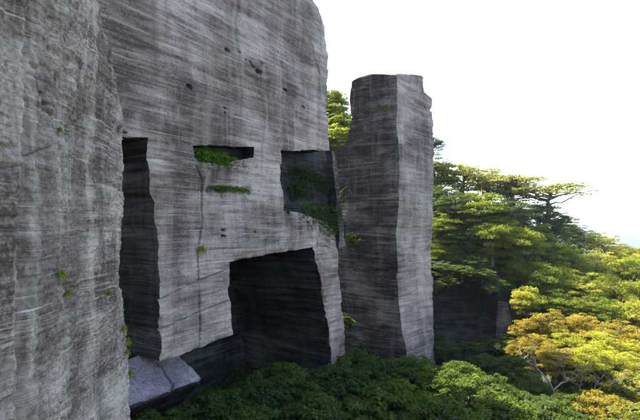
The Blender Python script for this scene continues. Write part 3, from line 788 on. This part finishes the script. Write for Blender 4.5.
def bare_tree(limbs, Y, leaf, label, seed, nleaf):
    """crooked pale limbs: each a list of (px, py, depth offset, radius in m)"""
    r = np.random.default_rng(seed); foot = at(limbs[0][0][0], limbs[0][0][1], Y); foot[2] -= 5.0
    e = bpy.data.objects.new("bare_tree", None); COL.objects.link(e); e.location = tuple(foot)
    tl = [(np.array([[0, 0, 0], [.15, .1, 1.7], [-.1, 0, 3.4], [0, 0, 5.0]]), np.array([.2, .17, .15, .125]))]; cl = []
    for lb in limbs:
        p = np.array([at(a, b, Y + c) - foot for a, b, c, q in lb]); rad = np.array([q[3] for q in lb])
        t = np.linspace(0, 1, 14); k = np.linspace(0, 1, len(p))
        pp = np.stack([np.interp(t, k, p[:, i]) for i in range(3)], 1); pp[1:-1] += .07 * r.normal(size=(12, 3)); tl.append((pp, .62 * np.interp(t, k, rad)))
        for q in range(9):
            a = pp[r.integers(4, 14)]; d = unit(np.array([r.normal(), r.normal() * .6, .5 + .7 * r.random()])); L = .9 + 1.5 * r.random()
            tw = bent(a, a + d * L, r, 5, .08); tl.append((tw, np.linspace(.035, .01, 5)))
            tl.append((bent(tw[2], tw[2] + unit(d + .7 * r.normal(size=3)) * L * .6, r, 4, .06), np.linspace(.02, .007, 4)))
            if r.random() < nleaf: cl.append((*(a + d * L), .35 + .45 * r.random(), .15))
    t = link("trunk", tubes_mesh("trunk", tl), M['pale_bark'], e)
    c = link("crown", clumps_to_mesh("crown", cl, 34, .26, r), M[leaf], e)
    tag(e, label, "tree"); BASES.append(tuple(foot))
bare_tree([[(554, 392, 0, .2), (550, 383, 0, .17), (543, 374, -.3, .14), (536, 366, 0, .12), (534, 356, .5, .09), (529, 345, .8, .05)], [(554, 390, 0, .18), (562, 383, .3, .15), (569, 380, .6, .12), (576, 377, .3, .09), (584, 371, 0, .05)],
           [(567, 380, .5, .10), (565, 373, .8, .08), (561, 364, 1, .05), (563, 354, 1.2, .03)], [(536, 366, 0, .09), (527, 362, -.5, .06), (520, 354, -.8, .03)]], 64, 'leaf_gold', "nearly bare tree with pale crooked branches in front of golden foliage", 5, .3)
bare_tree([[(584, 400, 0, .17), (592, 393, 0, .15), (603, 387, .5, .12), (612, 384, .8, .09), (624, 380, 1, .05)], [(592, 393, 0, .10), (598, 381, -.5, .07), (606, 372, -.8, .04)], [(586, 399, 0, .1), (580, 388, .5, .07), (583, 376, 1, .04)]], 66, 'leaf_gold',
          "thin brownish tree with pale twigs beside the nearly bare one", 6, .45)
for px, py, Y, r in [(545, 405, 60, 16), (568, 404, 60, 15), (592, 400, 62, 15), (520, 400, 60, 16), (642, 388, 66, 26), (604, 408, 58, 26), (548, 416, 55, 26), (650, 428, 52, 34), (575, 440, 50, 34), (512, 366, 76, 18), (484, 362, 80, 14), (526, 384, 72, 20), (574, 398, 74, 18), (620, 370, 76, 20), (575, 364, 78, 18)]:
    tree(px, py, Y, r, ('spray', 'fine')[px % 2], ('leaf_dark' if px < 560 else 'leaf_mid') if px < 580 else ('leaf_olive', 'leaf_gold')[px % 4 == 0], "olive_tree", L8, G8)  # darker leaf colours stand in for shade on the left-hand trees
for i, (px, py, Y, r) in enumerate([(330, 98, 105, 15), (340, 104, 107, 10), (338, 136, 99, 19), (352, 156, 99, 18), (331, 112, 104, 17), (316, 128, 102, 20), (342, 122, 101, 14)]):
    tree(px, py, Y, r, ('spray', 'layer')[i % 2], 'leaf_slope', "gap_tree", "tree seen in the gap between wall and pillar", "trees in the gap")

for px, py, Y, r in [(446, 348, 88, 13), (470, 348, 90, 13), (496, 346, 91, 13), (484, 340, 95, 8), (512, 342, 90, 10), (440, 338, 92, 8)]:
    tree(px, py, Y, r, 'spray', 'leaf_dark', "hollow_tree", "bush-like tree at the foot of the low shaded cliff", "small trees before the shaded cliff")
for px, py, Y, r in [(442, 268, 97.5, 13), (462, 270, 97.5, 12), (482, 273, 97.5, 12), (499, 284, 97, 12), (472, 262, 100, 13), (448, 280, 95.5, 9), (490, 288, 95.5, 8), (436, 284, 94, 9)]:
    tree(px, py, Y, r, 'spray', 'leaf_mid', "brink_tree", "tree overhanging the brink of the low shaded cliff", "trees on the brink of the shaded cliff", .8)

# ------------------------------------------------------------------ terrain, sea, far hills
B = np.array(BASES + [(0, 0, -30), (-20, 30, -30), (30, 10, -36), (60, 40, -40), (-10, 70, -26), (0, 90, -8), (10, 100, -6), (90, 110, -22), (60, 150, -22), (100, 70, -40), (20, 140, 4), (-40, 120, 10), (-60, 60, 0), (150, 200, -60), (0, 200, -10), (-100, 200, 0), (0, -60, -30), (150, 0, -60), (35, 98, -34), (20, 97, -34), (30, 104, -2), (20, 103, -2), (4, 78, -29), (9, 77, -29), (-2, 84, -28), (0, 80, -29), (14, 76, -29), (3, 86, -26), (20, 78, -29), (28, 82, -30), (22, 92, -33), (18, 90, -34), (26, 90, -34), (34, 90, -34), (28, 95, -34), (38, 94, -34), (24, 96, -34), (32, 96, -34), (-20, 0, -20), (0, -25, -12), (30, -45, 8), (-10, -70, 25), (60, -70, 15), (110, -60, 0)])
def ground(x, y):
    x = np.asarray(x, float); y = np.asarray(y, float)
    num = 0; den = 0
    for bx, by, bz in B:
        w = 1.0 / (((x - bx) ** 2 + (y - by) ** 2) + 4.0) ** 1.7
        num = num + w * bz; den = den + w
    z = num / den + .8 * fbm(x * .08, y * .08, 33, 4)
    z = np.where((x > 10) & (x < 41) & (y > 74) & (y < 107.5), np.minimum(z, -31 + .02 * (x - 20)), z)
    e = np.maximum(np.abs(x - 20) - 170, 0) + np.maximum(np.abs(y - 90) - 150, 0)
    return np.maximum(z - e * .45 - .001 * e ** 2, -103)
xs = grid((-700, -120, 30), (-120, 160, 1.5), (160, 700, 30)); ys = grid((-500, -60, 30), (-60, 230, 1.5), (230, 800, 30))
Xg, Yg = np.meshgrid(xs, ys)
idx = np.arange(Xg.size).reshape(Xg.shape)
me = mesh_np("terrain", np.stack([Xg.ravel(), Yg.ravel(), ground(Xg.ravel(), Yg.ravel())], 1), [np.stack([idx[:-1, :-1], idx[:-1, 1:], idx[1:, 1:], idx[1:, :-1]], -1).reshape(-1, 4)])
tag(link("terrain", me, M['soil']), "wooded hollow and slope below the quarry", None, None, "structure")
me = mesh_np("sea", np.array([(-40000, -40000, -100), (40000, -40000, -100), (40000, 40000, -100), (-40000, 40000, -100)], float), [[0, 1, 2, 3]])
tag(link("sea", me, M['sea']), "pale hazy sea below the horizon", None, None, "structure")
def ridge(name, y0, y1, x0, x1, h, seed, label):
    gx = np.linspace(x0, x1, 160); gy = np.linspace(y0, y1, 24); X, Y = np.meshgrid(gx, gy)
    t = (Y - y0) / (y1 - y0); Z = -101 + h * np.sin(np.pi * t) * (.75 + .7 * fbm(X / (x1 - x0) * 14, Y / 900, seed, 4)) * sstep(0, .15, (X - x0) / (x1 - x0)) * sstep(0, .1, (x1 - X) / (x1 - x0))
    i = np.arange(X.size).reshape(X.shape)
    me = mesh_np(name, np.stack([X.ravel(), Y.ravel(), Z.ravel()], 1), [np.stack([i[:-1, :-1], i[:-1, 1:], i[1:, 1:], i[1:, :-1]], -1).reshape(-1, 4)])
    tag(link(name, me, M['hill']), label, None, None, "structure")
ridge("far_hills", 1500, 2100, 500, 2600, 80, 1, "low wooded hills far off, faded by haze")
ridge("distant_hills", 3200, 4200, 1200, 5200, 95, 2, "pale line of hills beyond the bay")

# undergrowth covering the forest floor
def undergrowth():
    r = np.random.default_rng(99); n = 8000
    X = r.uniform(-16, 85, n); Y = r.uniform(38, 128, n)
    px = 320 + FP * X / Y; k = (px > 110) & (px < 680) & ~((X > 14) & (X < 40) & (Y > 84) & (Y < 104)); X, Y = X[k], Y[k]
    Z = ground(X, Y)
    rx = .9 + 1.0 * r.random(len(X))
    cl = np.stack([X, Y, Z + .2, rx, rx * .7], 1)
    Vs = clumps_to_mesh("undergrowth", cl, 3.2, .42, r)
    tag(link("undergrowth", Vs, M['leaf_mid']), "tangled green undergrowth covering the ground between the trees", None, None, "stuff")
undergrowth()

# ------------------------------------------------------------------ ferns and tufts rooted on the rock
def tuft(name, base, out, r_, n, mat, label, seed, frond=.9, group=None, spread=None):
    """arching fronds; base point on the rock, out = direction away from the rock"""
    r = np.random.default_rng(seed); out = unit(np.array([out[0], out[1], 0.0])); side = np.array([-out[1], out[0], 0])
    Vs, Fs, Ts = [], [], []; nv = 0
    sp = spread or (r_ * .5, r_ * .15)
    for i in range(n):
        b = side * r.normal() * sp[0] + np.array([0, 0, r.normal() * sp[1]])
        d = unit(out * (.5 + .5 * r.random()) + side * r.normal() * .6 + np.array([0, 0, .5 * r.normal() + .35]))
        L = r_ * (.5 + .6 * r.random()) * frond; m = 7; t = np.linspace(0, 1, m)[:, None]
        p = b + d * L * t + np.array([0, 0, -1]) * L * .55 * t ** 2
        nn = unit(np.cross(d, side) * np.sign(np.cross(d, side)[2] + 1e-6) + .4 * r.normal(size=3))
        C = np.repeat(p[1:], 2, 0); sg = np.tile([1, -1], m - 1)[:, None]
        ax = unit(np.cross(nn, d)); w = (L * .16 * np.sin(np.pi * (np.linspace(.15, .95, m - 1))))[:, None].repeat(2, 0).reshape(-1, 1)
        C = C + ax * sg * w
        Nn = unit(nn + .45 * r.normal(size=(len(C), 3)))
        V, F = leaves(C, Nn, np.full(len(C), L * .30), np.full(len(C), L * .17), r, .1)
        Vs.append(V); Fs.append(F + nv); nv += len(V); Ts.append(np.full(len(V), np.clip(.2 + .6 * r.random(), 0, 1)))
    me = mesh_np(name, np.concatenate(Vs), [np.concatenate(Fs)], smooth=False); add_attr(me, "tint", np.concatenate(Ts))
    o = link(name, me, M[mat], loc=tuple(base)); tag(o, label, "plant", group)
    return o
wo = -WP.n; no = -NP.n
def wall_tuft(px, py, r_, n, mat, name, label, seed, inw=0.05, **k): return tuft(name, WP.w(px, py, inw), wo, r_, n, mat, label, seed, **k)
def near_tuft(px, py, r_, n, mat, name, label, seed, **k):
    s, z = nl(px, py); d = float(near_disp(np.array([s]), np.array([z]))[0])
    return tuft(name, NP.w(px, py, d - .02), no, r_, n, mat, label, seed, **k)
wall_tuft(224, 160, 1.05, 330, 'fern', "frond_clump", "bright green ferns filling the long narrow niche in the wall", 1, .75, spread=(2.1, .2))
wall_tuft(214, 155, 1.2, 180, 'fern', "frond_clump", "taller green ferns at the deep end of the long niche", 21, 1.0, spread=(1.6, .30))
wall_tuft(232, 189, .8, 130, 'fern', "frond_clump", "strip of green ferns on the thin ledge beneath the long niche", 2, .35, spread=(1.9, .06))
wall_tuft(201, 249, .6, 34, 'fern_y', "frond_clump", "small pale green fern tuft on the long crack in the wall", 3, .1)
wall_tuft(298, 12, .6, 40, 'fern', "frond_clump", "low green plants high on the wall top corner", 4, .3, spread=(1.2, .25))
wall_tuft(103, 8, .5, 20, 'fern', "frond_clump", "small dark plants where near cliff meets high wall", 5, .1)
wall_tuft(327, 100, .7, 16, 'fern_y', "frond_clump", "yellowish sprig on the outer corner of the high wall", 6, .3)
for i, (px, py, r_, s) in enumerate([(303, 176, 1.2, 2.0), (296, 190, 1.0, 1.5), (318, 183, .9, 1.5)]):
    w_ = RP.w(px, py, -.3); tuft("hanging_plant", w_, wo, r_, 130, 'fern_d', "dark green plants clinging to the recessed mossy wall", 30 + i, group="plants in the square opening", spread=(s, .6))  # plants hanging on the recess wall
wall_tuft(316, 213, 1.2, 170, 'fern_d', "creeper", "green creeper spilling over the sill of the square opening", 7, .6, spread=(2.6, .9))
wall_tuft(329, 226, 1.1, 120, 'fern_d', "creeper", "dark green creeper at the top of the pale strip", 8, .3, spread=(1.6, 1.2))
for px, py, r_, n, mat, lab in [(60, 273, .34, 30, 'fern_y', "yellow-green tuft on the near cliff's vertical crack, the upper of two"), (72, 293, .34, 30, 'fern_y', "yellow-green tuft on the near cliff's vertical crack, the lower of two"),
                                (109, 293, .32, 30, 'fern', "dark green tuft close to the near cliff's wavy edge"), (122, 328, .42, 24, 'fern_y', "pale tuft on the near cliff edge, topmost of the cluster"),
                                (128, 341, .5, 34, 'fern_y', "largest leafy tuft of the cluster on near cliff edge"), (127, 352, .35, 18, 'fern_y', "thin tuft between two others on near cliff edge"),
                                (132, 374, .55, 30, 'fern_y', "yellow-green tuft overhanging the pale stone ledge"), (63, 131, .26, 16, 'fern', "tiny green sprout below a slanting crack in near cliff")]:
    near_tuft(px, py, r_, n, mat, "leafy_tuft", lab, 100 + px)  # small leafy tufts
pn = np.array([-.53, -.85])
for px, py, r_, n, sp, lab in [(347, 240, .9, 40, (1.5, .7), "mossy green fringe across the pillar's dark side"), (346, 322, 1.4, 50, (.8, .5), "green shrub low on the pillar's dark side"),
                               (382, 108, .7, 14, (.9, .3), "tuft of grass on the worn course near the pillar top"), (340, 205, 1.0, 40, (.6, 2.0), "ferns hanging in the cleft beside the pillar")]:
    Yp = 80 + (398 - px) * .085
    tuft("frond_clump", at(px, py, Yp - .3), pn, r_ * 1.2, n * 3, 'fern_d', lab, 200 + px, spread=sp)

# ------------------------------------------------------------------ the air: even, thin haze
m, nt = nodes_of("thin_haze"); N = NT(nt)
pv = N.n("ShaderNodeVolumePrincipled"); pv.inputs["Color"].default_value = (0.93, 0.95, 1.0, 1)
pv.inputs["Density"].default_value = 0.00013; pv.inputs["Anisotropy"].default_value = 0.35
N.l(pv.outputs[0], N.n("ShaderNodeOutputMaterial").inputs["Volume"])
hx, z0, z1 = 41000.0, -105.0, 90.0
V = np.array([(x, y, z) for z in (z0, z1) for x, y in ((-hx, -hx), (hx, -hx), (hx, hx), (-hx, hx))])
me = mesh_np("haze", V, [[3, 2, 1, 0], [4, 5, 6, 7], [0, 1, 5, 4], [1, 2, 6, 5], [2, 3, 7, 6], [3, 0, 4, 7]], smooth=False)
tag(link("haze", me, m), "thin pale haze filling the air", None, None, "stuff")
